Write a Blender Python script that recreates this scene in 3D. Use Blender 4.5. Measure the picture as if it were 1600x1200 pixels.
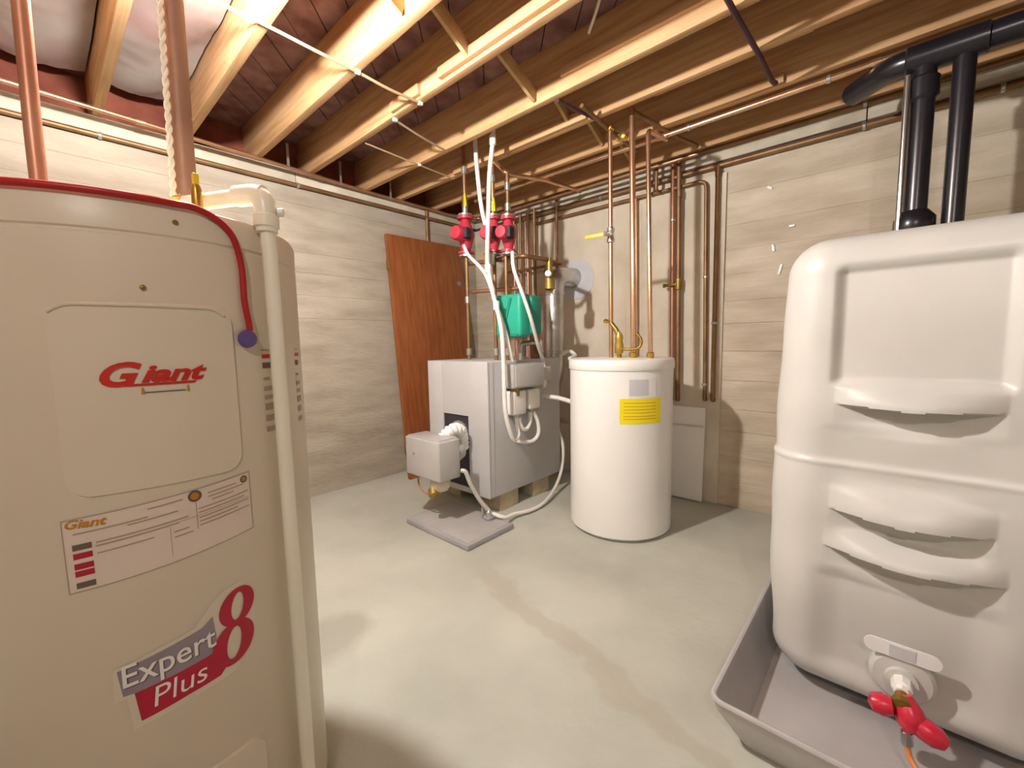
import bpy, bmesh, math, random
from mathutils import Vector, Matrix
random.seed(7)
S = bpy.context.scene
for o in list(bpy.data.objects): bpy.data.objects.remove(o)
C = S.collection
PI = math.pi
R_ = math.radians

# ------------------------------------------------------------------ camera, world, exposure
def make_camera():
    yaw, p, r = R_(47.964), R_(5.591), R_(-1.066)
    f = Vector((math.sin(yaw)*math.cos(p), math.cos(yaw)*math.cos(p), -math.sin(p)))
    rt = Vector((math.cos(yaw), -math.sin(yaw), 0)); up = rt.cross(f)
    rt2 = rt*math.cos(r) + up*math.sin(r); up2 = up*math.cos(r) - rt*math.sin(r)
    cam = bpy.data.cameras.new('camera'); o = bpy.data.objects.new('camera', cam); C.objects.link(o)
    m = Matrix((( rt2.x, up2.x, -f.x, 0), (rt2.y, up2.y, -f.y, 0), (rt2.z, up2.z, -f.z, 1.10), (0, 0, 0, 1)))
    o.matrix_world = m
    cam.sensor_fit = 'HORIZONTAL'; cam.sensor_width = 36; cam.lens = 660.8/1600*36
    cam.clip_start = .02; cam.clip_end = 50
    S.camera = o
make_camera()
w = bpy.data.worlds.new('world'); S.world = w; w.use_nodes = True
w.node_tree.nodes['Background'].inputs[0].default_value = (1, .93, .85, 1)
w.node_tree.nodes['Background'].inputs[1].default_value = .02
S.view_settings.view_transform = 'Standard'; S.view_settings.look = 'None'
S.view_settings.exposure = 0.40; S.view_settings.gamma = 1.0; S.view_settings.use_curve_mapping = False
BULB_MAIN = 2700      # bare bulb under the joists above the near water heater
BULB_FILL = 640       # added bulb, unseen behind the camera, for overall fill light
BULB_COL = (1.0, .962, .92)

# ------------------------------------------------------------------ materials
def hexc(h):
    v = [int(h[i:i+2], 16)/255 for i in (0, 2, 4)]
    return tuple((c/12.92 if c <= .04045 else ((c+.055)/1.055)**2.4) for c in v) + (1,)
MATS = {}
def mat(name, c1, c2=None, rough=.6, metal=0, scale=6, stretch=(1, 1, 1), bump=0, bscale=None, detail=5, spec=.5, coat=0, lo=.35, hi=.65, transmission=0):
    m = bpy.data.materials.new(name); m.use_nodes = True; MATS[name] = m
    nt = m.node_tree; b = nt.nodes['Principled BSDF']
    b.inputs['Roughness'].default_value = rough; b.inputs['Metallic'].default_value = metal
    b.inputs['Specular IOR Level'].default_value = spec; b.inputs['Coat Weight'].default_value = coat
    b.inputs['Transmission Weight'].default_value = transmission
    tc = nt.nodes.new('ShaderNodeTexCoord'); mp = nt.nodes.new('ShaderNodeMapping')
    mp.inputs['Scale'].default_value = stretch
    geo = nt.nodes.new('ShaderNodeNewGeometry')
    nt.links.new(geo.outputs['Position'], mp.inputs[0])
    n = nt.nodes.new('ShaderNodeTexNoise'); n.inputs['Scale'].default_value = scale; n.inputs['Detail'].default_value = detail
    nt.links.new(mp.outputs[0], n.inputs['Vector'])
    cr = nt.nodes.new('ShaderNodeValToRGB')
    cr.color_ramp.elements[0].position = lo; cr.color_ramp.elements[1].position = hi
    cr.color_ramp.elements[0].color = hexc(c1); cr.color_ramp.elements[1].color = hexc(c2 or c1)
    nt.links.new(n.outputs[0], cr.inputs[0]); nt.links.new(cr.outputs[0], b.inputs['Base Color'])
    if bump:
        n2 = nt.nodes.new('ShaderNodeTexNoise'); n2.inputs['Scale'].default_value = bscale or scale*6; n2.inputs['Detail'].default_value = 4
        nt.links.new(mp.outputs[0], n2.inputs['Vector'])
        bp = nt.nodes.new('ShaderNodeBump'); bp.inputs['Strength'].default_value = bump; bp.inputs['Distance'].default_value = .01
        nt.links.new(n2.outputs[0], bp.inputs['Height']); nt.links.new(bp.outputs[0], b.inputs['Normal'])
    return m
def emit(name, col, s):
    m = bpy.data.materials.new(name); m.use_nodes = True; MATS[name] = m
    b = m.node_tree.nodes['Principled BSDF']; b.inputs['Base Color'].default_value = (.9, .9, .9, 1)
    b.inputs['Emission Color'].default_value = col + (1,); b.inputs['Emission Strength'].default_value = s

mat('pine', 'bb8e60', 'd2aa7c', .7, scale=5, stretch=(9, .5, 9), bump=.15, bscale=30)
mat('pine_bracing', 'b89464', 'ccab7c', .7, scale=9, bump=.1)
mat('old_board', '6e463e', '94706a', .85, scale=4, stretch=(2, 2, 2), bump=.2, bscale=40)
mat('rim_board', '6e3426', '8c4c38', .85, scale=6)
mat('sill_wood', 'bdb3a0', 'd2c8b4', .8, scale=6, bump=.15)
mat('parging', 'c4b8a4', 'dcd2c0', .9, scale=2.2, bump=.25, bscale=26)
mat('tank_white', 'eceae6', 'f2f0ec', .32, scale=2, spec=.5, coat=.2)
mat('heater_cream', 'dccfba', 'dfd3bf', .38, scale=2, spec=.5)
mat('heater_panel', 'ded2be', 'e0d4c1', .4, scale=2)
mat('poly_tank', 'c6c5c0', 'd0cfca', .38, scale=3, bump=.06, bscale=14)
mat('boiler_grey', 'bcbbbb', 'c4c3c3', .42, scale=3)
mat('burner_grey', 'a8a5a2', 'b4b1ae', .4, scale=4)
mat('pan_grey', 'b6b3b2', 'c2bfbe', .42, metal=.2, scale=5, bump=.05)
mat('pad_grey', '9a9798', 'aaa7a8', .5, scale=5)
mat('recess_black', '2a2830', '36333a', .7)
mat('copper', 'c79a76', 'd8ae8c', .33, metal=.9, scale=8)
mat('copper_bright', 'deb08c', 'ecc6a6', .25, metal=.9, scale=8)
mat('copper_old', '866444', '9c7a56', .5, metal=.65, scale=8)
mat('copper_pink', 'b47c64', 'c28e76', .42, metal=.6, scale=6)
mat('pipe_brown', '8d6a58', 'a07c68', .5, metal=.25, scale=6)
mat('brass', 'c8a040', 'd8b860', .3, metal=.9, scale=10)
mat('brass_dull', '8f7434', 'a88c48', .45, metal=.7, scale=10)
mat('yellow_handle', 'd8b21e', 'e0be30', .45)
mat('chrome', 'd0d0d0', 'dcdcdc', .22, metal=.95, scale=5)
mat('galv', 'b4b2ae', 'cfcdc9', .32, metal=.8, scale=9)
mat('cpvc', 'f4efdc', 'f8f4e4', .3)
mat('conduit_white', 'e6e2dc', 'eeeae4', .4, scale=9)
mat('conduit_grey', 'c8c4be', 'd6d2cc', .38, metal=.3, scale=9)
mat('cord_white', 'e8e2d4', 'f0eadc', .7)
mat('cord_red', 'a8141a', 'b41c20', .4)
mat('cap_purple', '5b4a86', '6a5696', .45)
mat('red_pump', 'b42c40', 'c03e4e', .4, spec=.6)
mat('red_handle', 'c01830', 'd02c44', .3, spec=.6)
mat('teal', '1fa085', '2cb096', .45)
mat('teal_dark', '1b7f6c', '238a76', .5)
mat('black_pipe', '1c1a20', '242228', .28, scale=5, spec=.6)
mat('door_brown', '844822', '9a5a30', .5, scale=3, stretch=(12, 12, .7), coat=.15)
mat('white_board', 'ece8e0', 'f2eee6', .7, scale=4)
mat('yellow_label', 'f0dc10', 'f2e018', .5)
mat('paper', 'e2e0e0', 'eceaea', .5)
mat('paper_grey', 'c0c0c4', 'cacace', .5)
mat('label_pink', 'e4d3c6', 'e6d6ca', .5)
mat('ink_red', 'c41e12', 'cc261a', .5)
mat('ink_crimson', 'b01434', 'bc1e3e', .45)
mat('ink_grey', '8f8290', '9c8f9a', .5)
mat('ink_dark', '6a5a50', '74645a', .6)
mat('ink_brown', 'b09a84', 'b6a08a', .6)
mat('ink_gold', 'c08018', 'c88a24', .5)
mat('ink_white', 'f2ece8', 'f4f0ec', .5)
mat('insul_pink', 'a88a86', 'a89e98', .7, scale=3, bump=.5, bscale=8)
mat('wire_tan', 'a88a6a', 'b49878', .6)
mat('wire_dark', '4a2a34', '54323c', .6)
mat('block', 'b8a88e', 'c8b89e', .95, scale=12, bump=.4)
mat('ceramic', 'ecebe8', 'f0efec', .3)
mat('steel_bolt', 'b0b0b0', 'c0c0c0', .3, metal=.9)
mat('mineral_white', 'eeece8', 'f6f4f0', .8, scale=20, bump=.6, bscale=60)
mat('oil_line', 'e08a50', 'ec9c64', .4)
emit('bulb_main', BULB_COL, BULB_MAIN); emit('bulb_fill', BULB_COL, BULB_FILL)

def concrete_wall(name, ca, cb):
    m = bpy.data.materials.new(name); m.use_nodes = True; MATS[name] = m
    nt = m.node_tree; L = nt.links; N = nt.nodes; b = N['Principled BSDF']; b.inputs['Roughness'].default_value = .93
    geo = N.new('ShaderNodeNewGeometry')
    mp = N.new('ShaderNodeMapping'); mp.inputs['Scale'].default_value = (.8, .8, 3.5); L.new(geo.outputs['Position'], mp.inputs[0])
    n = N.new('ShaderNodeTexNoise'); n.inputs['Scale'].default_value = 3; n.inputs['Detail'].default_value = 8; L.new(mp.outputs[0], n.inputs['Vector'])
    cr = N.new('ShaderNodeValToRGB'); e = cr.color_ramp.elements
    e[0].position = .3; e[0].color = hexc(ca); e[1].position = .7; e[1].color = hexc(cb)
    L.new(n.outputs[0], cr.inputs[0])
    at = N.new('ShaderNodeAttribute'); at.attribute_name = 'tone'
    mx = N.new('ShaderNodeMix'); mx.data_type = 'RGBA'; mx.blend_type = 'MULTIPLY'; mx.inputs[0].default_value = 1
    L.new(cr.outputs[0], mx.inputs[6]); L.new(at.outputs['Color'], mx.inputs[7]); L.new(mx.outputs[2], b.inputs['Base Color'])
    n2 = N.new('ShaderNodeTexNoise'); n2.inputs['Scale'].default_value = 22; n2.inputs['Detail'].default_value = 6; L.new(mp.outputs[0], n2.inputs['Vector'])
    bp = N.new('ShaderNodeBump'); bp.inputs['Strength'].default_value = .45; bp.inputs['Distance'].default_value = .012
    L.new(n2.outputs[0], bp.inputs['Height']); L.new(bp.outputs[0], b.inputs['Normal'])
concrete_wall('concrete_wall_left', 'a09585', 'bcb2a2'); concrete_wall('concrete_wall_right', 'baac98', 'd8ccba')  # left wall coloured darker than right to even out the main bulb's falloff

def concrete_floor():
    m = bpy.data.materials.new('concrete_floor'); m.use_nodes = True; MATS['concrete_floor'] = m
    nt = m.node_tree; L = nt.links; N = nt.nodes; b = N['Principled BSDF']; b.inputs['Roughness'].default_value = .62
    geo = N.new('ShaderNodeNewGeometry')
    n = N.new('ShaderNodeTexNoise'); n.inputs['Scale'].default_value = 1.6; n.inputs['Detail'].default_value = 7; L.new(geo.outputs['Position'], n.inputs['Vector'])
    cr = N.new('ShaderNodeValToRGB'); e = cr.color_ramp.elements
    e[0].position = .34; e[0].color = hexc('adaea2'); e[1].position = .62; e[1].color = hexc('c2c3b7')
    L.new(n.outputs[0], cr.inputs[0])
    # a dried water trail crossing the slab: distance to a wobbly line
    sep = N.new('ShaderNodeSeparateXYZ')
    nv = N.new('ShaderNodeTexNoise'); nv.inputs['Scale'].default_value = 4.5; nv.inputs['Detail'].default_value = 3; L.new(geo.outputs['Position'], nv.inputs['Vector'])
    ad = N.new('ShaderNodeVectorMath'); ad.operation = 'MULTIPLY_ADD'; L.new(nv.outputs['Color'], ad.inputs[0]); ad.inputs[1].default_value = (.22, .22, 0); L.new(geo.outputs['Position'], ad.inputs[2])
    L.new(ad.outputs[0], sep.inputs[0])
    def math_(op, a, bb, c=None):
        x = N.new('ShaderNodeMath'); x.operation = op
        for i, v in enumerate((a, bb, c)):
            if v is None: continue
            if isinstance(v, (int, float)): x.inputs[i].default_value = v
            else: L.new(v, x.inputs[i])
        return x.outputs[0]
    # centre line x = 1.09 + .245*(y-.38), offset by the mean of the wobble
    d = math_('ABSOLUTE', math_('SUBTRACT', math_('SUBTRACT', sep.outputs[0], 1.20), math_('MULTIPLY', math_('SUBTRACT', sep.outputs[1], .49), .245)), 0)
    mr = N.new('ShaderNodeMapRange'); mr.inputs[1].default_value = .03; mr.inputs[2].default_value = .055; mr.inputs[3].default_value = 1; mr.inputs[4].default_value = 0
    L.new(d, mr.inputs[0])
    ym = N.new('ShaderNodeMapRange'); ym.inputs[1].default_value = 1.5; ym.inputs[2].default_value = 1.7; ym.inputs[3].default_value = .42; ym.inputs[4].default_value = 0
    L.new(sep.outputs[1], ym.inputs[0])
    fac = math_('MULTIPLY', mr.outputs[0], ym.outputs[0])
    mx = N.new('ShaderNodeMix'); mx.data_type = 'RGBA'; L.new(fac, mx.inputs[0]); L.new(cr.outputs[0], mx.inputs[6]); mx.inputs[7].default_value = hexc('a89f8e')
    # a grey blotch beside the near heater
    vd = N.new('ShaderNodeVectorMath'); vd.operation = 'DISTANCE'; L.new(ad.outputs[0], vd.inputs[0]); vd.inputs[1].default_value = (.78, 1.66, 0)
    mr2 = N.new('ShaderNodeMapRange'); mr2.inputs[1].default_value = .10; mr2.inputs[2].default_value = .17; mr2.inputs[3].default_value = .55; mr2.inputs[4].default_value = 0
    L.new(vd.outputs['Value'], mr2.inputs[0])
    mx2 = N.new('ShaderNodeMix'); mx2.data_type = 'RGBA'; L.new(mr2.outputs[0], mx2.inputs[0]); L.new(mx.outputs[2], mx2.inputs[6]); mx2.inputs[7].default_value = hexc('9c988c')
    L.new(mx2.outputs[2], b.inputs['Base Color'])
    n2 = N.new('ShaderNodeTexNoise'); n2.inputs['Scale'].default_value = 30; n2.inputs['Detail'].default_value = 5; L.new(geo.outputs['Position'], n2.inputs['Vector'])
    bp = N.new('ShaderNodeBump'); bp.inputs['Strength'].default_value = .18; bp.inputs['Distance'].default_value = .008
    L.new(n2.outputs[0], bp.inputs['Height']); L.new(bp.outputs[0], b.inputs['Normal'])
concrete_floor()

# ------------------------------------------------------------------ mesh helpers (world coordinates)
def circ(n): return [(math.cos(2*PI*i/n), math.sin(2*PI*i/n)) for i in range(n)]
def fillet(pts, rad, seg=6):
    pts = [Vector(p) for p in pts]
    if rad <= 0 or len(pts) < 3: return pts
    out = [pts[0]]
    for i in range(1, len(pts)-1):
        a, b, c = pts[i-1], pts[i], pts[i+1]
        u = (a-b); v = (c-b); r = min(rad, u.length*.49, v.length*.49)
        if u.length < 1e-6 or v.length < 1e-6: continue
        p0 = b + u.normalized()*r; p1 = b + v.normalized()*r
        for k in range(seg+1):
            t = k/seg; out.append(p0*(1-t)**2 + b*2*t*(1-t) + p1*t*t)
    out.append(pts[-1]); return out
def spline(pts, n=8):
    P = [Vector(p) for p in pts]; P = [P[0]*2-P[1]] + P + [P[-1]*2-P[-2]]; out = []
    for i in range(1, len(P)-2):
        p0, p1, p2, p3 = P[i-1:i+3]
        for k in range(n):
            t = k/n
            out.append(.5*((2*p1)+(p2-p0)*t+(2*p0-5*p1+4*p2-p3)*t*t+(3*p1-p0-3*p2+p3)*t**3))
    out.append(P[-2]); return out
class MB:
    def __init__(s): s.v = []; s.f = []; s.smooth = []
    def add(s, vs, fs, smooth=False):
        o = len(s.v); s.v += [Vector(p) for p in vs]
        for f in fs: s.f.append([o+i for i in f]); s.smooth.append(smooth)
        return s
    def box(s, x0, x1, y0, y1, z0, z1, bev=0):
        bm = bmesh.new(); bmesh.ops.create_cube(bm, size=1)
        for v in bm.verts: v.co = Vector(((x0+x1)/2+v.co.x*(x1-x0), (y0+y1)/2+v.co.y*(y1-y0), (z0+z1)/2+v.co.z*(z1-z0)))
        if bev: bmesh.ops.bevel(bm, geom=bm.edges[:], offset=bev, segments=3, affect='EDGES', profile=.5)
        return s.bm(bm, bev > 0)
    def bm(s, bm, smooth=False):
        bm.verts.index_update()
        s.add([v.co.copy() for v in bm.verts], [[v.index for v in f.verts] for f in bm.faces], smooth); bm.free(); return s
    def obox(s, cen, ax, size, bev=0):
        """box with own axes: ax = (ux, uy, uz), size = full lengths"""
        o = len(s.v); s.box(-size[0]/2, size[0]/2, -size[1]/2, size[1]/2, -size[2]/2, size[2]/2, bev)
        U = [Vector(a).normalized() for a in ax]; c = Vector(cen)
        for i in range(o, len(s.v)):
            p = s.v[i]; s.v[i] = c + U[0]*p.x + U[1]*p.y + U[2]*p.z
        return s
    def beam(s, a, b, w, h, bev=0):
        a, b = Vector(a), Vector(b); d = (b-a).normalized()
        up = Vector((0, 0, 1)) if abs(d.z) < .95 else Vector((0, 1, 0))
        sd = d.cross(up).normalized(); up = sd.cross(d)
        return s.obox((a+b)/2, (d, sd, up), ((b-a).length, w, h), bev)
    def tube(s, pts, r, n=12, caps=True, radii=None):
        pts = [Vector(p) for p in pts]; o = len(s.v); m = len(pts)
        t0 = (pts[1]-pts[0]).normalized(); up = Vector((0, 0, 1)) if abs(t0.z) < .9 else Vector((1, 0, 0))
        nx = t0.cross(up).normalized(); cs = circ(n); vs = []; fs = []
        for i, p in enumerate(pts):
            t = (pts[min(i+1, m-1)]-pts[max(i-1, 0)]).normalized()
            nx = (nx - t*nx.dot(t)).normalized(); ny = t.cross(nx); rr = radii[i] if radii else r
            vs += [p + nx*c*rr + ny*q*rr for c, q in cs]
        for i in range(m-1):
            for k in range(n): fs.append([i*n+k, i*n+(k+1) % n, (i+1)*n+(k+1) % n, (i+1)*n+k])
        s.add(vs, fs, True)
        if caps:
            s.add(vs[:n], [list(range(n))[::-1]]); s.add(vs[-n:], [list(range(n))])
        return s
    def lathe(s, cx, cy, prof, n=48, axis=None, smooth=True):
        """profile of (radius, z) around a vertical axis, or around axis (origin, direction)"""
        if axis: o, d = Vector(axis[0]), Vector(axis[1]).normalized()
        else: o, d = Vector((cx, cy, 0)), Vector((0, 0, 1))
        u = d.cross(Vector((0, 0, 1)) if abs(d.z) < .9 else Vector((1, 0, 0))).normalized(); v = d.cross(u)
        vs = []; fs = []; cs = circ(n)
        for r, z in prof: vs += [o + d*z + u*c*r + v*q*r for c, q in cs]
        for i in range(len(prof)-1):
            for k in range(n): fs.append([i*n+k, i*n+(k+1) % n, (i+1)*n+(k+1) % n, (i+1)*n+k])
        s.add(vs, fs, smooth)
        if prof[0][0] > 1e-5: s.add(vs[:n], [list(range(n))[::-1]])
        if prof[-1][0] > 1e-5: s.add(vs[-n:], [list(range(n))])
        return s
    def poly(s, pts, th):
        """flat polygon of 3-D points, thickened by vector th"""
        n = len(pts); P = [Vector(p) for p in pts]; T = Vector(th)
        fs = [list(range(n)), list(range(2*n-1, n-1, -1))] + [[i, i+n, (i+1) % n+n, (i+1) % n] for i in range(n)]
        return s.add(P+[p+T for p in P], fs)
    def build(s, name, m, parent=None, base=None):
        me = bpy.data.meshes.new(name)
        if parent is not None:
            root = parent
            while root.parent: root = root.parent
            base = Vector(root.location)
        else:
            if base is None:
                xs = [p.x for p in s.v]; ys = [p.y for p in s.v]; zs = [p.z for p in s.v]
                base = Vector(((min(xs)+max(xs))/2, (min(ys)+max(ys))/2, min(zs)))
            base = Vector(base)
        me.from_pydata([p-base for p in s.v], [], s.f); me.update()
        me.polygons.foreach_set('use_smooth', s.smooth)
        bmx = bmesh.new(); bmx.from_mesh(me); bmesh.ops.remove_doubles(bmx, verts=bmx.verts, dist=1e-5)
        bmesh.ops.recalc_face_normals(bmx, faces=bmx.faces); bmx.to_mesh(me); bmx.free()
        try: me.set_sharp_from_angle(angle=R_(38))
        except Exception: pass
        me.materials.append(MATS[m])
        o = bpy.data.objects.new(name, me); C.objects.link(o)
        if parent is None: o.location = base
        else: o.parent = parent
        return o
def tag(o, label=None, cat=None, group=None, kind=None):
    if label: o['label'] = label
    if cat: o['category'] = cat
    if group: o['group'] = group
    if kind: o['kind'] = kind
    return o
def thing(name, label, cat, loc, group=None, kind=None):
    o = bpy.data.objects.new(name, None); C.objects.link(o); o.location = loc; o.empty_display_size = .1
    return tag(o, label, cat, group, kind)
def T(pts, r, fil=0, n=12): return MB().tube(fillet(pts, fil) if fil else pts, r, n)

# ------------------------------------------------------------------ the setting
XW, YW = 2.96, 3.12            # inner faces of the two concrete walls in view
XB, YB = -2.4, -2.6            # the cellar goes on behind the camera
floor = MB().box(XB-.2, XW+.25, YB-.2, YW+.25, -.1, 0).build('floor', 'concrete_floor')
tag(floor, 'bare grey concrete floor with a faint dried water trail', 'floor', kind='structure')

def stepped_wall(name, label, along, plane, a0, a1, sign, ztop, bands):
    """cast concrete wall with the relief of its form boards: each strip sits a little proud or back"""
    m = MB(); tones = []
    def pt(a, d, z): return (a, plane+sign*d, z) if along == 'x' else (plane+sign*d, a, z)
    rnd = random.Random(len(name)); z = 0; prev = None
    levels = []
    while z < ztop-.01:
        h = rnd.uniform(.13, .2) if (z > 1.24 or name != 'wall_left') else 1.3; z2 = min(ztop, z+h)
        if ztop-z2 < .05: z2 = ztop
        levels.append((z, z2)); z = z2
    for (z0, z1) in levels:
        cuts = [a0] + sorted(rnd.uniform(a0, a1) for _ in range(2)) + [a1]
        for i in range(3):
            d = rnd.uniform(0, .0022) + (0 if z0 > 1.2 else .003); t = rnd.uniform(.955, 1.02)
            b0, b1 = cuts[i], cuts[i+1]; g = .0012
            m.add([pt(b0, -d, z0+g), pt(b1, -d, z0+g), pt(b1, -d, z1-g), pt(b0, -d, z1-g),
                   pt(b0, .002, z0), pt(b1, .002, z0), pt(b1, .002, z1), pt(b0, .002, z1)],
                  [[0, 1, 2, 3], [4, 5, 1, 0], [3, 2, 6, 7], [5, 6, 2, 1], [4, 0, 3, 7]])
            tones += [t]*5
    c = [(a0, .0015, 0), (a1, .0015, 0), (a1, .2, 0), (a0, .2, 0)]
    P = [pt(*k[:2], 0) for k in c] + [pt(*k[:2], ztop) for k in c]
    m.add(P, [[0, 1, 2, 3], [7, 6, 5, 4], [0, 4, 5, 1], [1, 5, 6, 2], [2, 6, 7, 3], [3, 7, 4, 0]]); tones += [.9]*6
    me = bpy.data.meshes.new(name); base = Vector(pt((a0+a1)/2, 0, 0))
    me.from_pydata([p-base for p in m.v], [], m.f)
    at = me.attributes.new('tone', 'FLOAT_COLOR', 'FACE')
    for i, t in enumerate(tones): at.data[i].color = (t, t*.995, t*.985, 1)
    me.materials.append(MATS['concrete_wall_left' if name in ('wall_left', 'wall_back') else 'concrete_wall_right']); me.update()
    bmx = bmesh.new(); bmx.from_mesh(me); bmesh.ops.recalc_face_normals(bmx, faces=bmx.faces); bmx.to_mesh(me); bmx.free()
    o = bpy.data.objects.new(name, me); C.objects.link(o); o.location = base
    return tag(o, label, 'wall', kind='structure')
wl = stepped_wall('wall_left', 'board-marked beige concrete wall behind the brown door', 'x', YW, XB, XW+.2, 1, 2.19, None)
wr = stepped_wall('wall_right', 'board-marked concrete wall with copper pipes beside the white tank', 'y', XW, YB, YW+.2, 1, 2.19, None)
wb = stepped_wall('wall_back', 'concrete wall behind the viewer', 'y', XB, YB, YW+.2, -1, 2.19, None)
wf = stepped_wall('wall_front', 'concrete wall on the near side of the cellar', 'x', YB, XB, XW+.2, -1, 2.19, None)
# parged strip on the right wall, its edge showing as a ridge
pp = MB()
pp.box(XW-.012, XW+.01, .825, 2.46, 0, 2.13).build('parging_patch', 'parging', wr)
MB().box(XW-.017, XW-.011, .825, .86, 0, 2.13).build('parging_ridge', 'parging', wr)
for (y0, y1, z0, z1) in ((1.0, 1.35, 1.1, 1.9), (1.5, 1.95, .5, 1.35), (1.42, 1.8, 1.45, 2.0)):
    MB().box(XW-.0145, XW-.011, y0, y1, z0, z1).build('parging_patch', 'parging', wr)
for (y, z, l, a) in ((.59, 1.98, .03, .6), (.47, 1.74, .03, 0), (.56, 1.63, .045, 1.4), (.52, 1.5, .06, 1.8), (.4, 1.52, .03, .3)):
    MB().obox((XW-.006, y, z), ((0, math.cos(a), math.sin(a)), (0, -math.sin(a), math.cos(a)), (1, 0, 0)), (l, .014, .006), .002).build('plaster_fleck', 'ceramic', wr)
# thimble patch where the flue enters
MB().lathe(0, 0, [(.16, 0), (.16, .006), (0, .006)], 32, axis=((XW-.012, 1.93, 1.60), (-1, 0, 0))).build('flue_patch', 'paper_grey', wr)

# sills
s1 = thing('trim_1', 'pale timber sill on top of the left concrete wall', 'sill', (.3, YW, 2.19), kind='structure')
for x0, x1 in ((XB, -1.0), (-.996, 1.27), (1.275, XW+.2)): MB().box(x0, x1, YW-.012, YW+.14, 2.215, 2.298, .003).build('sill_board', 'sill_wood', s1)
MB().box(XB, XW+.2, YW+.14, YW+.18, 2.19, 2.54).build('rim_board', 'rim_board', s1)
MB().box(XB, XW+.2, YW+.01, YW+.14, 2.19, 2.215).build('sill_gasket', 'wire_dark', s1)
s2 = thing('trim_2', 'pale timber sill on top of the right concrete wall', 'sill', (XW, .3, 2.19), kind='structure')
for y0, y1 in ((YB, .16), (.165, 1.9), (1.905, YW-.02)): MB().box(XW-.012, XW+.14, y0, y1, 2.21, 2.285, .003).build('sill_board', 'sill_wood', s2)
MB().box(XW+.1, XW+.14, YB, YW, 2.285, 2.54).build('rim_board', 'rim_board', s2)
MB().box(XW+.01, XW+.14, YB, YW, 2.19, 2.21).build('sill_gasket', 'wire_dark', s2)

# ceiling: subfloor boards laid on the diagonal over joists
ceil_ = MB().box(XB-.2, XW+.25, YB-.2, YW+.25, 2.565, 2.62).build('ceiling', 'old_board')
tag(ceil_, 'open floor framing of pine joists under dark diagonal boards', 'ceiling', kind='structure')
def clip(poly, f):
    out = []
    for i in range(len(poly)):
        a, b = poly[i], poly[(i+1) % len(poly)]; fa, fb = f(a), f(b)
        if fa >= 0: out.append(a)
        if (fa >= 0) != (fb >= 0):
            t = fa/(fa-fb); out.append((a[0]+(b[0]-a[0])*t, a[1]+(b[1]-a[1])*t))
    return out
q = math.sqrt(.5); k = -6.0
while k < 6.0:
    wdt = .138
    strip = [(q*k-q*9, -q*k-q*9), (q*(k+wdt)-q*9, -q*(k+wdt)-q*9), (q*(k+wdt)+q*9, -q*(k+wdt)+q*9), (q*k+q*9, -q*k+q*9)]
    for f in (lambda p: p[0]-XB, lambda p: XW+.14-p[0], lambda p: p[1]-YB, lambda p: YW+.14-p[1]):
        if strip: strip = clip(strip, f)
    if len(strip) >= 3:
        dz = random.uniform(0, .003)
        MB().poly([(p[0], p[1], 2.54-dz) for p in strip], (0, 0, .022)).build('subfloor_board', 'old_board', ceil_)
    k += wdt+.005
JX = [-2.1, -1.7, -1.3, -.9, -.5, -.1, .28, .645, 1.01, 1.35, 1.79, 2.10, 2.47, 2.9]
for x in JX: MB().box(x, x+.039, YB, YW+.14, 2.30, 2.538, .003).build('joist', 'pine', ceil_)
# strips nailed along some joists
for (x0, x1, y0, y1, z0, z1) in ((1.325, 1.35, -.5, 1.62, 2.315, 2.36), (1.329, 1.35, 1.78, 2.02, 2.31, 2.36), (1.769, 1.79, .2, 1.25, 2.36, 2.40), (2.139, 2.165, .3, .95, 2.31, 2.35), (2.075, 2.10, 1.3, 2.4, 2.30, 2.35), (2.45, 2.47, .45, 1.05, 2.30, 2.34)):
    MB().box(x0, x1, y0, y1, z0, z1, .002).build('nailing_strip', 'pine', ceil_)
# single diagonal bridging pieces
for i in range(6, len(JX)-1):
    xa, xb = JX[i]+.039, JX[i+1]
    MB().beam((xa, 1.42, 2.50), (xb, 1.42, 2.34), .019, .06, .002).build('bridging', 'pine_bracing', ceil_)
# pink insulation batt under poly in two bays
for (xa, xb) in ((-.06, .275), (.322, .64)):
    bm = bmesh.new(); bmesh.ops.create_grid(bm, x_segments=14, y_segments=60, size=.5)
    rnd = random.Random(int(xa*100))
    for v in bm.verts:
        u, t = v.co.x+.5, v.co.y+.5
        v.co = Vector((xa+.003+(xb-xa-.006)*u, .6+2.5*t, 2.495-.03*math.sin(PI*u)+.006*math.sin(t*29+u*5)+rnd.uniform(-.003, .003)))
    mm = MB(); mm.bm(bm, True); mm.build('insulation_batt', 'insul_pink', ceil_)

# ------------------------------------------------------------------ bare bulb and added fill bulb
def lamp(x, y, zb, ztop, m, label):
    t = thing('bare_bulb', label, 'lamp', (x, y, zb))
    MB().lathe(x, y, [(.0, zb), (.018, zb+.003), (.03, zb+.016), (.034, zb+.034), (.028, zb+.056), (.015, zb+.078), (.014, zb+.085)], 16).build('glass_bulb', m, t)
    MB().lathe(x, y, [(.016, zb+.082), (.02, zb+.09), (.024, zb+.12), (.05, zb+.128), (.052, ztop)], 24).build('lamp_holder', 'ceramic', t)
lamp(.335, 1.43, 2.12, 2.30, 'bulb_main', 'bare bulb in a white holder under the joists above the near heater')
MB().box(.24, .684, 1.37, 1.49, 2.30, 2.32).build('lamp_board', 'pine_bracing', ceil_)
lamp(-.75, -.55, 2.15, 2.30, 'bulb_fill', 'added fill bulb in a white holder, unseen behind the viewer')
MB().box(-.9, -.45, -.61, -.49, 2.30, 2.32).build('lamp_board', 'pine_bracing', ceil_)  # mount for the added fill bulb

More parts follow.
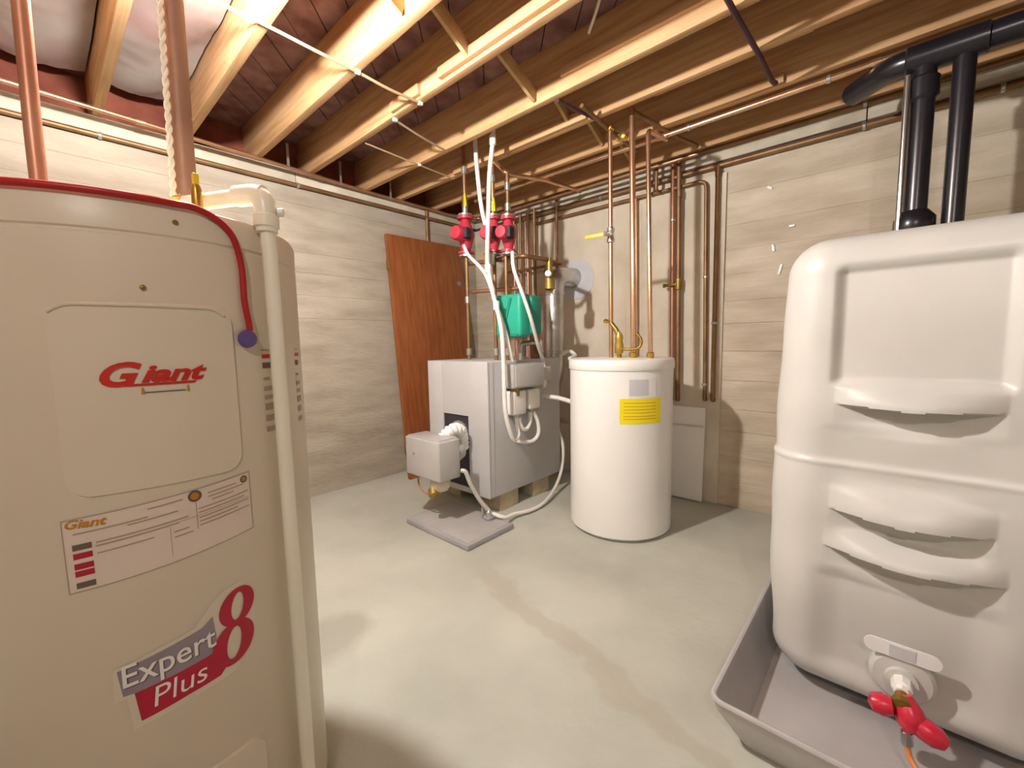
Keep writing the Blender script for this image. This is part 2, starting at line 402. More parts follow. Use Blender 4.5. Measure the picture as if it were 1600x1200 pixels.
# ------------------------------------------------------------------ near water heater (left)
HC = (.144, 1.181); HR = .30; HT = 1.336
def hs(th, z, d=0):
    """point on the heater's shell; th in degrees from the -y side toward +x"""
    a = R_(th); return Vector((HC[0]+(HR+d)*math.sin(a), HC[1]-(HR+d)*math.cos(a), z))
def dm(s_, z, d):
    """print coordinates (metres round the shell, height) to a point on the shell"""
    return hs((.043+.8355*s_)/HR*180/PI, 1.1+.86*(z-1.1), d)
def wrap_panel(u0, u1, z0, z1, rad, off, name, m, parent):
    """raised rounded panel following the cylinder: column strips"""
    W = (u1-u0)*PI/180*HR; Hh = z1-z0; mb = MB(); n = 40
    us = sorted(set([W*i/n for i in range(n+1)] + [rad*(1-math.cos(R_(15*k))) for k in range(7)] + [W-rad*(1-math.cos(R_(15*k))) for k in range(7)]))
    def ext(u):
        e = min(u, W-u)
        return 0 if e >= rad else rad-math.sqrt(max(0, rad*rad-(rad-e)**2))
    vs = []; fs = []
    for u in us:
        e = ext(u); th = u0+u/HR*180/PI
        for (z, d) in ((z0+e-.004, -.002), (z0+e, off), (z1-e, off), (z1-e+.004, -.002)): vs.append(hs(th, z, d))
    for i in range(len(us)-1):
        for j in range(3): fs.append([4*i+j, 4*(i+1)+j, 4*(i+1)+j+1, 4*i+j+1])
    m_ = len(us)-1
    fs += [[0, 1, 2, 3], [4*m_, 4*m_+1, 4*m_+2, 4*m_+3]]
    mb.add(vs, fs, True); return mb.build(name, m, parent)
def text_mesh(body, size, shear=0, bold=0, align='CENTER'):
    cu = bpy.data.curves.new('t', 'FONT'); cu.body = body; cu.size = size; cu.shear = shear; cu.offset = bold; cu.align_x = align; cu.resolution_u = 4
    o = bpy.data.objects.new('t', cu); C.objects.link(o)
    bpy.context.view_layer.update(); me = bpy.data.meshes.new_from_object(o.evaluated_get(bpy.context.evaluated_depsgraph_get()))
    bpy.data.objects.remove(o); bm = bmesh.new(); bm.from_mesh(me); bpy.data.meshes.remove(me); return bm
def wrap_text(body, size, th, z, name, m, parent, sx=1, shear=0, bold=0, off=.0012, rot=0):
    bm = text_mesh(body, size, shear, bold); xs = [v.co.x for v in bm.verts]; cx = (min(xs)+max(xs))/2
    for v in bm.verts:
        x, y = (v.co.x-cx)*sx, v.co.y; x, y = x*math.cos(rot)-y*math.sin(rot), x*math.sin(rot)+y*math.cos(rot)
        v.co = dm(R_(th)*.28+x, z+y, off)
    mb = MB(); mb.bm(bm); return mb.build(name, m, parent)
def wrap_poly(pts, name, m, parent, off=.0008):
    """flat outline in (metres along the shell, z), cut into columns so that it bends round the shell"""
    mb = MB(); x0 = min(p[0] for p in pts); x1 = max(p[0] for p in pts); n = max(2, int((x1-x0)/.012))
    for i in range(n):
        a, b = x0+(x1-x0)*i/n, x0+(x1-x0)*(i+1)/n
        pl = clip(clip(list(pts), lambda p: p[0]-a), lambda p: b-p[0])
        if len(pl) >= 3: mb.add([dm(p[0], p[1], off) for p in pl], [list(range(len(pl)))])
    return mb.build(name, m, parent)
wh = thing('water_heater', 'cream electric water heater with red lettering, large in the left foreground', 'water heater', (HC[0], HC[1], 0))
MB().lathe(*HC, [(0, 0), (HR-.01, 0), (HR, .02), (HR, HT-.062), (HR-.003, HT-.059), (HR-.003, HT-.056), (HR, HT-.053), (HR, HT-.014), (HR-.004, HT-.004), (HR-.014, HT), (0, HT)], 128).build('shell', 'heater_cream', wh)
pan = wrap_panel(-26.5, 17.5, .878, 1.171, .03, .004, 'access_panel', 'heater_panel', wh)
wrap_panel(-26.5, 17.5, .08, .34, .03, .004, 'access_panel', 'heater_panel', wh)
MB().lathe(0, 0, [(.004, 0), (.004, .003), (.002, .0045), (0, .0045)], 12, axis=(hs(-5.3, 1.197), hs(-5.3, 1.197, 1)-hs(-5.3, 1.197))).build('panel_screw', 'brass_dull', wh)
MB().lathe(0, 0, [(.004, 0), (.004, .002), (0, .003)], 10, axis=(hs(4, 1.305), hs(4, 1.305, 1)-hs(4, 1.305))).build('panel_screw', 'brass_dull', wh)
MB().tube([hs(-26+41*i/24, 1.169-(.012*max(0, (i-21)/3)**2 if i > 21 else .012*max(0, (3-i)/3)**2), .0045) for i in range(25)], .0032, 8).build('panel_ridge', 'heater_panel', pan)
# lettering on the panel
wrap_text('G', .058, -26.0, 1.036, 'red_logo_letter', 'ink_red', wh, sx=1.25, shear=.35, bold=.0022, off=.0056)
wrap_text('iant', .043, -10.0, 1.041, 'red_logo_letter', 'ink_red', wh, sx=1.45, shear=.35, bold=.0016, off=.0056)
wrap_poly([(-.125, 1.0335), (-.02, 1.0335), (-.016, 1.038), (-.121, 1.038)], 'red_logo_bar', 'ink_red', wh, .0056)
wrap_poly([(-.098, 1.020), (-.036, 1.020), (-.036, 1.022), (-.098, 1.022)], 'logo_underline', 'ink_dark', wh, .0056)
for a in (-.102, -.034): wrap_poly([(a, 1.018), (a+.005, 1.018), (a+.004, 1.030), (a+.001, 1.030)], 'logo_underline_tip', 'ink_gold', wh, .0056)
# rating plate
lp = wrap_poly([(-.233, .668), (.072, .700), (.072, .829), (-.233, .803)], 'rating_label', 'label_pink', wh, .0008)
def lab(u, v):   # label coordinates 0..1
    x = -.233+.305*u; b = .668+(.700-.668)*u; t = .803+(.829-.803)*u; return (x, b+(t-b)*v)
def labr(u0, u1, v0, v1, name, m): wrap_poly([lab(u0, v0), lab(u1, v0), lab(u1, v1), lab(u0, v1)], name, m, lp, .0013)
for a in ((0, 1, 0, .012), (0, 1, .988, 1), (0, .005, 0, 1), (.995, 1, 0, 1)): labr(*a, 'label_border', 'ink_brown')
wrap_text('Giant', .022, -40.5, .7875, 'label_logo', 'ink_gold', lp, sx=1.2, shear=.3, bold=.0006, off=.0014)
for v0 in (.62, .50, .36, .26, .10): labr(.04, .13, v0-.05, v0+.03, 'label_bars', 'ink_crimson' if v0 in (.50, .36, .26) else 'ink_dark')
for (u0, u1, v) in ((.05, .4, .79), (.3, .55, .75), (.15, .6, .62), (.15, .55, .57), (.15, .42, .47), (.52, .6, .45), (.52, .62, .37), (.66, .98, .68), (.66, .95, .62), (.66, .98, .54), (.66, .9, .48), (.66, .98, .42), (.72, .9, .88), (.72, .95, .82), (.74, .88, .76), (.4, .58, .9)):
    labr(u0, u1, v-.006, v+.014, 'label_text_line', 'ink_brown')
labr(.645, .65, .38, .8, 'label_rule', 'ink_brown'); labr(.5, .503, .1, .55, 'label_rule', 'ink_brown'); labr(.14, .98, .58, .587, 'label_rule', 'ink_brown')
for (u, v, rr) in ((.645, .9, .012), (.955, .9, .008)):
    c0 = lab(u, v); wrap_poly([(c0[0]+rr*c, c0[1]+rr*s_) for c, s_ in circ(16)], 'approval_mark', 'ink_dark', lp, .0014)
    wrap_poly([(c0[0]+rr*.6*c, c0[1]+rr*.6*s_) for c, s_ in circ(16)], 'approval_mark', 'ink_gold', lp, .0018)
# model decal
dc = wrap_poly([(-.185, .507), (-.058, .536), (-.03, .567), (.0, .592), (.034, .594), (.060, .565), (.060, .50), (.042, .435), (.01, .402), (-.075, .392), (-.165, .376), (-.170, .443), (-.190, .441)], 'model_decal', 'heater_panel', wh, .0007)
wrap_poly([(-.180, .502), (-.045, .530), (-.025, .545), (-.02, .47), (-.035, .452), (-.175, .450)], 'decal_band', 'ink_grey', dc, .0012)
wrap_poly([(-.158, .450), (-.015, .468), (-.005, .425), (-.02, .410), (-.075, .404), (-.152, .390)], 'decal_band', 'ink_crimson', dc, .0013)
def numeral_eight():
    mb = MB(); n = 36
    for (cz, ro, zo, ri, zi) in ((.543, .0365, .040, .0125, .029), (.466, .0425, .047, .0145, .034)):
        vs = []; fs = []
        for k in range(n):
            a = 2*PI*k/n
            for (rx, rz) in ((ro, zo), (ri, zi)):
                z = cz+rz*math.sin(a); vs.append(dm(.016+rx*math.cos(a)+(z-.5)*.16, z, .0019 if cz > .5 else .0022))
        for k in range(n): j = (k+1) % n; fs.append([2*k, 2*j, 2*j+1, 2*k+1])
        mb.add(vs, fs)
    mb.build('decal_numeral', 'ink_crimson', dc)
numeral_eight()
wrap_text('Expert', .062, -19.5, .472, 'decal_word', 'ink_dark', dc, sx=.92, shear=.12, bold=.0006, off=.0016, rot=.10)
wrap_text('Expert', .062, -19.9, .4745, 'decal_word', 'ink_white', dc, sx=.92, shear=.12, bold=.0004, off=.0024, rot=.10)
wrap_text('Plus', .058, -17.5, .414, 'decal_word', 'ink_white', dc, sx=1.0, shear=.25, bold=-.0002, off=.0020, rot=.12)
# strip of small print by the pipe
for s0 in (.129, .272):
    for (z, h, m_, w_) in ((1.092, .003, 'ink_brown', .03), (1.075, .009, 'ink_red', .034), (1.052, .013, 'ink_dark', .026), (1.025, .006, 'ink_brown', .02), (1.0, .01, 'ink_brown', .03), (.98, .01, 'ink_brown', .03), (.955, .016, 'ink_brown', .032), (.93, .014, 'ink_brown', .032), (.905, .012, 'ink_brown', .028)):
        wrap_poly([(s0, z), (s0+w_, z), (s0+w_, z+h), (s0, z+h)], 'small_print', m_, wh, .0008)
# pipes on its top
t = thing('supply_pipe', 'thick brown pipe rising from the top of the cream heater', 'pipe', (.252, 1.205, HT-.01))
T([(.252, 1.205, HT-.01), (.252, 1.205, 1.5), (.262, 1.205, 2.29)], .0205, n=20).build('pipe_body', 'pipe_brown', t)
MB().lathe(.252, 1.205, [(.024, HT), (.03, HT+.005), (.03, HT+.03), (.024, HT+.035)], 20).build('union_nut', 'brass', t)
t = thing('supply_pipe', 'slim copper pipe at the left edge rising from the cream heater', 'pipe', (.025, 1.20, HT-.01))
T([(.025, 1.20, HT-.01), (.026, 1.20, 1.5), (.040, 1.20, 2.29)], .0125, n=16).build('pipe_body', 'copper_pink', t)
MB().lathe(.025, 1.20, [(.014, HT), (.021, HT+.004), (.021, HT+.022), (.014, HT+.027)], 16).build('union_nut', 'brass', t)
mb = MB()
for ph in (0, PI):
    mb.tube([(.238-.018*(1-i/170)+.003*math.cos(i*.75+ph), 1.175+.003*math.sin(i*.75+ph), HT+.002+(2.28-HT)*i/170) for i in range(171)], .0036, 7)
tag(mb.build('twisted_cable', 'cord_white'), 'white twisted cable hanging beside the thick brown pipe', 'cable')
t = thing('relief_pipe', 'cream plastic relief pipe bent over the rim of the near heater', 'pipe', (.215, 1.08, HT-.005))
P0 = Vector((.312, .910, 1.392))
T([(.215, 1.08, 1.388), P0], .0155, n=20).build('arm', 'cpvc', t)
MB().tube(fillet([P0+Vector((-.030, .052, 0)), P0, P0+Vector((0, 0, -.06))], .03), .0195, 20).build('elbow', 'cpvc', t)
MB().lathe(P0.x, P0.y, [(.0205, 1.352), (.0225, 1.350), (.0225, 1.330), (.019, 1.327), (.019, 1.32)], 24).build('coupling', 'cpvc', t)
MB().lathe(0, 0, [(.0, .0), (.008, .002), (.008, .012), (.0, .014)], 12, axis=((P0.x+.016, P0.y-.010, 1.358), (.85, -.5, .1))).build('clip', 'cpvc', t)
T([(P0.x, P0.y, 1.36), (P0.x+.002, P0.y-.002, 1.28), (P0.x+.004, P0.y-.004, .10)], .0135, n=20).build('drop', 'cpvc', t)
MB().lathe(.215, 1.08, [(.016, HT-.004), (.024, HT), (.024, HT+.03), (.018, HT+.05), (.022, HT+.06), (.0, HT+.075)], 20).build('relief_valve', 'brass', t)
t = thing('vacuum_valve', 'small brass fitting with yellow tip on the near heater top', 'valve', (.225, .995, HT))
MB().lathe(.222, .99, [(.012, HT), (.014, HT+.02), (.009, HT+.03), (.009, HT+.06), (.006, HT+.07), (0, HT+.072)], 14).build('valve_body', 'brass', t)
MB().box(.217, .227, .985, .995, HT+.06, HT+.09, .002).build('valve_tip', 'yellow_handle', t)
# red cord over the rim ending in a purple cap
cp = [hs(th, HT-.002, .004) for th in (-75, -60, -45, -30, -16, -5, 4, 9)] + [hs(13.5, HT-.009, .005), hs(17, HT-.02, .006), hs(19.8, HT-.036, .006), hs(21.5, HT-.06, .006), hs(22.5, HT-.095, .006), hs(22.5, HT-.15, .006), hs(23.2, HT-.19, .008), hs(23.4, HT-.205, .008)]
t = thing('cord_with_cap', 'red cord draped along the near heater rim with a purple cap', 'cord', hs(22, 1.115))
MB().tube(spline(cp, 8), .0056, 10).build('cord', 'cord_red', t)
cpt = hs(22.2, 1.116, .008); MB().lathe(0, 0, [(0, -.008), (.015, -.006), (.017, .0), (.015, .006), (.008, .009), (0, .01)], 24, axis=(cpt, hs(22.2, 1.116, 1)-cpt)).build('cap', 'cap_purple', t)

# ------------------------------------------------------------------ white indirect tank
TC = (2.275, 1.19); TR = .293; TT = 1.0
wt = thing('storage_tank', 'round white water storage tank standing free with a yellow sticker', 'tank', (TC[0], TC[1], 0))
MB().lathe(*TC, [(0, 0), (TR-.03, 0), (TR-.025, .012), (TR-.008, .016), (TR, .024), (TR, TT-.06)], 96).build('shell', 'tank_white', wt)
MB().lathe(*TC, [(TR-.01, TT-.06), (TR+.004, TT-.06), (TR+.007, TT-.055), (TR+.007, TT-.015), (TR+.001, TT-.004), (TR-.012, TT), (0, TT+.004)], 96).build('lid', 'tank_white', wt)
def ts(th, z, d=0):
    a = R_(th); return Vector((TC[0]-(TR+d)*math.cos(a), TC[1]-(TR+d)*math.sin(a), z))
def tpatch(t0, t1, z0, z1, off, name, m, p):
    n = 10; mb = MB(); vs = []
    for i in range(n+1):
        th = t0+(t1-t0)*i/n
        vs += [ts(th, z0, off), ts(th, z1, off), ts(th, z1, -.001), ts(th, z0, -.001)]
    fs = [[4*i+j, 4*(i+1)+j, 4*(i+1)+(j+1) % 4, 4*i+(j+1) % 4] for i in range(n) for j in range(4)] + [[0, 1, 2, 3], [4*n, 4*n+1, 4*n+2, 4*n+3]]
    mb.add(vs, fs); return mb.build(name, m, p)
yl = tpatch(27, 73, .66, .795, .0012, 'sticker', 'yellow_label', wt); yl['label'] = 'bright yellow warning sticker'
for z in (.77, .752, .735, .718, .70, .685): tpatch(31, 66, z, z+.003, .0018, 'sticker_line', 'ink_gold', yl)
pouch = tpatch(36, 66, .80, .905, .0012, 'document_pouch', 'paper', wt)
tpatch(36.5, 57, .81, .895, .002, 'printed_sheet', 'paper_grey', pouch)
# pipes of that tank
PY = {'a': (2.235, 1.228), 'b': (2.25, 1.095), 'c': (2.25, .995)}
t = thing('tank_pipe', 'dull copper pipe with a yellow lever valve above the white tank', 'pipe', (*PY['a'], TT))
x, y = PY['a']
T([(x, y, TT), (x+.0, y+.012, 2.30)], .0125, n=16).build('pipe_body', 'copper', t)
v = MB().lathe(x, y+.006, [(.013, 1.655), (.021, 1.66), (.023, 1.675), (.018, 1.685), (.018, 1.715), (.023, 1.725), (.021, 1.74), (.013, 1.745)], 16).build('ball_valve', 'chrome', t)
MB().lathe(0, 0, [(.01, 0), (.01, .04), (.014, .042), (.014, .05), (0, .05)], 14, axis=((x-.008, y+.006, 1.70), (-1, .2, 0))).build('valve_stem', 'chrome', v)
MB().obox((x-.06, y+.075, 1.698), ((-.15, 1, -.02), (1, .15, 0), (0, 0, 1)), (.12, .008, .022), .003).build('valve_lever', 'yellow_handle', v)
t = thing('tank_pipe', 'tallest bright copper pipe rising from the white tank', 'pipe', (*PY['b'], TT))
x, y = PY['b']
T([(x, y, TT), (x, y+.022, 2.345)], .0165, n=16).build('pipe_body', 'copper_bright', t)
MB().lathe(x, y+.001, [(.017, TT+.002), (.024, TT+.006), (.024, TT+.03), (.017, TT+.035)], 16).build('union_nut', 'brass', t)
t = thing('tank_pipe', 'short copper pipe nearest the wall side of the white tank top', 'pipe', (*PY['c'], TT))
x, y = PY['c']
MB().tube(fillet([(x, y, TT), (x, y+.03, 2.205), (x+.24, y+.03, 2.235)], .03), .0125, 16).build('pipe_body', 'copper_bright', t)
MB().lathe(x, y+.001, [(.013, TT+.002), (.02, TT+.006), (.02, TT+.03), (.013, TT+.035)], 16).build('union_nut', 'brass', t)
t = thing('relief_valve', 'brass relief valve with side pipe on the white tank top', 'valve', (2.24, 1.185, TT))
MB().tube(fillet([(2.235, 1.228, 1.20), (2.235, 1.185, 1.15), (2.235, 1.175, TT)], .03), .014, 12).build('valve_body', 'brass_dull', t)
MB().lathe(2.235, 1.178, [(.014, 1.02), (.024, 1.03), (.026, 1.07), (.02, 1.10), (.024, 1.12), (.012, 1.15)], 16).build('hex_body', 'brass', t)
MB().lathe(0, 0, [(.008, 0), (.012, .01), (.012, .03), (0, .035)], 12, axis=((2.225, 1.235, 1.21), (-.5, .8, .2))).build('vent_tip', 'brass', t)
MB().tube(fillet([(2.235, 1.178, 1.055), (2.22, 1.13, 1.05), (2.245, 1.06, 1.05), (2.255, 1.045, 1.10), (2.25, 1.08, 1.14)], .03), .008, 10).build('side_tube', 'brass_dull', t)

# ------------------------------------------------------------------ pipes along the right wall
def pipe(label, pts, r, m, fil=.03, clamps=(), name='copper_pipe', joints=(), elbow=False):
    base = pts[0]; t = thing(name, label, 'pipe', base)
    MB().tube(fillet(pts, fil), r, 14).build('pipe_body', m, t)
    for c, d in clamps: MB().lathe(0, 0, [(r*1.1, -.008), (r*1.3, -.006), (r*1.3, .006), (r*1.1, .008)], 14, axis=(c, d)).build('clamp', 'galv', t)
    for c, d in joints: MB().lathe(0, 0, [(r, -.022), (r*1.22, -.02), (r*1.22, .02), (r, .022)], 14, axis=(c, d)).build('coupling', m, t)
    return t
Z = (0, 0, 1); Y = (0, 1, 0); X = (1, 0, 0)
XP = 2.925
pipe('bright copper pipe slung under the joists in front of the right wall', [(2.495, -2.3, 2.262), (2.495, 2.15, 2.262), (2.495, 2.62, 2.262)], .0135, 'copper_bright', 0, joints=[((2.495, .12, 2.262), Y), ((2.495, 1.06, 2.262), Y)], clamps=[((2.495, .9, 2.262), Y), ((2.495, .28, 2.262), Y)])
pipe('long dark pipe under the sill of the right wall', [(2.93, -2.4, 2.175), (2.93, 2.62, 2.175)], .0155, 'copper_old', 0, clamps=[((2.93, .17, 2.175), Y), ((2.93, 1.7, 2.175), Y), ((2.93, -.3, 2.175), Y)], joints=[((2.93, .89, 2.175), Y)])
pipe('dark pipe along the top of the right wall sill', [(2.915, -2.4, 2.278), (2.915, 2.62, 2.278)], .0125, 'copper_old', 0, clamps=[((2.915, .17, 2.278), Y)])
pipe('thin copper pipe between the two dark pipes on the right wall', [(2.80, .95, 2.232), (2.80, 2.66, 2.232)], .011, 'copper', 0)
pipe('copper pipe on right wall bent over at its top', [(XP, 2.35, 2.105), (XP, .94, 2.105), (XP, .915, .70), (2.944, .915, .70)], .0125, 'copper_old', .05, clamps=[((XP, .93, 1.5), Z), ((XP, .92, .8), Z)])
pipe('rightmost upright copper pipe on the right wall', [(XP, .87, 2.175), (XP, .866, .70), (2.944, .866, .70)], .0145, 'copper_old', .03, joints=[((XP, .87, 2.13), Z)], clamps=[((XP, .868, 1.2), Z)])
pipe('upright pinkish pipe of the close pair on the right wall', [(XP, 1.155, 2.262), (XP, 1.135, .68)], .0135, 'copper_pink', 0, clamps=[((XP, 1.15, 1.9), Z)])
t = pipe('upright dark pipe of the close pair on the right wall', [(2.90, 1.105, 2.262), (2.90, 1.085, .68)], .0155, 'copper_old', 0, joints=[((2.90, 1.1, 2.05), Z)])
MB().lathe(0, 0, [(.012, 0), (.016, .004), (.016, .02), (.009, .025), (.009, .08), (.013, .085), (.013, .1), (0, .1)], 12, axis=((2.90, 1.095, 1.47), (-.2, 1, -.05))).build('drain_stub', 'brass_dull', t)
MB().lathe(2.90, 1.094, [(.017, 1.43), (.022, 1.435), (.022, 1.505), (.017, 1.51)], 14).build('tee', 'brass_dull', t)
pipe('upright copper pipe on right wall behind the tallest tank pipe', [(XP, 1.415, 2.12), (XP, 1.395, .6)], .011, 'copper', 0)
pipe('upright dark pipe above the flue on the right wall', [(2.90, 2.09, 2.27), (2.90, 2.095, 1.70)], .0115, 'copper_old', 0)
for i, (y, m_, r, lb) in enumerate(((2.31, 'copper_old', .014, 'rightmost of the four dark pipes in the wall corner'), (2.385, 'copper_pink', .0145, 'second from right of the four dark pipes in the corner'), (2.465, 'copper_old', .0135, 'third from right of the four dark pipes in the corner'), (2.54, 'copper_pink', .012, 'leftmost of the four dark pipes in the wall corner'))):
    pipe(lb, [(2.88, y, 2.22-.01*i), (2.88, y, .9)], r, m_, 0, joints=[((2.88, y, 2.1), Z)])
pipe('small horizontal pipe crossing behind the teal box', [(2.84, 2.62, 1.72), (2.84, 2.0, 1.72), (2.62, 2.0, 1.72)], .012, 'copper_old', .02)
# short uprights and fittings near the tank pipe tops
for yy, lb in ((1.30, 'left one of the two short copper drops near the tank pipes'), (1.24, 'right one of the two short copper drops near the tank pipes')):
    pipe(lb, [(2.86, yy, 2.27), (2.86, yy, 2.10), (2.90, yy, 2.10)], .011, 'copper_old', .02)
# pipes at ceiling above the white tank: cross run between risers
t = pipe('copper cross run with fittings above the white tank', [(1.95, 1.245, 2.295), (2.235, 1.245, 2.275), (2.56, 1.24, 2.262)], .011, 'copper_old', .02)
for (px, py, pz) in ((2.235, 1.243, 2.285), (2.35, 1.243, 2.27), (2.30, 1.19, 2.245)): MB().lathe(0, 0, [(.012, -.025), (.02, -.02), (.02, .02), (.012, .025)], 12, axis=((px, py, pz), X)).build('fitting', 'brass', t)
MB().tube(fillet([(2.30, 1.24, 2.27), (2.30, 1.19, 2.245), (2.25, 1.12, 2.25)], .03), .011, 10).build('branch', 'copper_old', t)
pipe('second copper cross run beside the tallest tank pipe', [(2.25, 1.117, 2.335), (2.60, 1.0, 2.275), (2.78, .95, 2.27)], .012, 'copper_old', .02)

# left wall pipes
t = pipe('pale copper pipe running along the left wall under the joist ends', [(-2.2, 2.93, 2.272), (0, 2.935, 2.272), (1.0, 3.0, 2.272), (1.75, 3.065, 2.272), (2.60, 3.065, 2.268), (2.86, 2.95, 2.262), (2.86, 2.55, 2.262)], .012, 'copper', .04, joints=[((.45, 2.964, 2.272), X), ((1.4, 3.035, 2.272), X)])
for xx, yy in ((1.19, 3.02), (1.56, 3.05), (1.98, 3.066)): MB().box(xx-.008, xx+.008, yy-.014, yy-.010, 2.262, 2.42).build('hanger_strap', 'galv', t)
pipe('dark pipe tucked beneath the sill of the left wall', [(-2.2, 3.095, 2.20), (2.75, 3.095, 2.20)], .0135, 'copper_old', 0, clamps=[((.3, 3.095, 2.20), X), ((1.28, 3.095, 2.20), X)])
pipe('short pipe dropping behind the top of the leaning door', [(2.36, 3.095, 2.26), (2.36, 3.095, 1.95)], .014, 'copper_old', 0)

# ------------------------------------------------------------------ black vent and fill pipes, oil tank, tray
t = thing('vent_pipe', 'black pipe with base flange, nearer the corner, on the plastic tank', 'pipe', (2.42, -.036, 1.37))
MB().tube(fillet([(2.42, -.036, 1.36), (2.42, -.036, 2.17), ], 0), .037, 24).build('pipe_body', 'black_pipe', t)
MB().lathe(2.42, -.036, [(.085, 1.365), (.085, 1.39), (.06, 1.42), (.055, 1.50), (.065, 1.53), (.065, 1.57), (.042, 1.60)], 28).build('base_flange', 'black_pipe', t)
MB().lathe(2.42, -.036, [(.038, 2.02), (.048, 2.03), (.048, 2.10), (.038, 2.11)], 24).build('collar', 'black_pipe', t)
T([(2.385, .012, 1.38), (2.385, .012, 2.12)], .011, n=12).build('highlight_strip', 'chrome', t)  # bright tube standing in for the highlight on the glossy black pipe
t = thing('vent_pipe', 'plain black pipe right of the flanged one on the plastic tank', 'pipe', (2.42, -.145, 1.37))
MB().tube([(2.42, -.145, 1.36), (2.42, -.145, 2.17)], .033, 24).build('pipe_body', 'black_pipe', t)
MB().lathe(2.42, -.145, [(.034, 1.362), (.045, 1.366), (.045, 1.42), (.034, 1.43)], 24).build('collar', 'black_pipe', t)
t = thing('vent_header', 'thick black horizontal pipe joining both black uprights under the joists', 'pipe', (2.42, -.9, 2.12))
MB().tube(fillet([(2.62, .20, 2.215), (2.44, .06, 2.195), (2.42, -.04, 2.185), (2.42, -2.3, 2.185)], .08), .047, 24).build('pipe_body', 'black_pipe', t)
for yy in (-.036, -.145): MB().lathe(0, 0, [(.048, -.06), (.055, -.055), (.055, .055), (.048, .06)], 24, axis=((2.42, yy, 2.185), Y)).build('tee_collar', 'black_pipe', t)

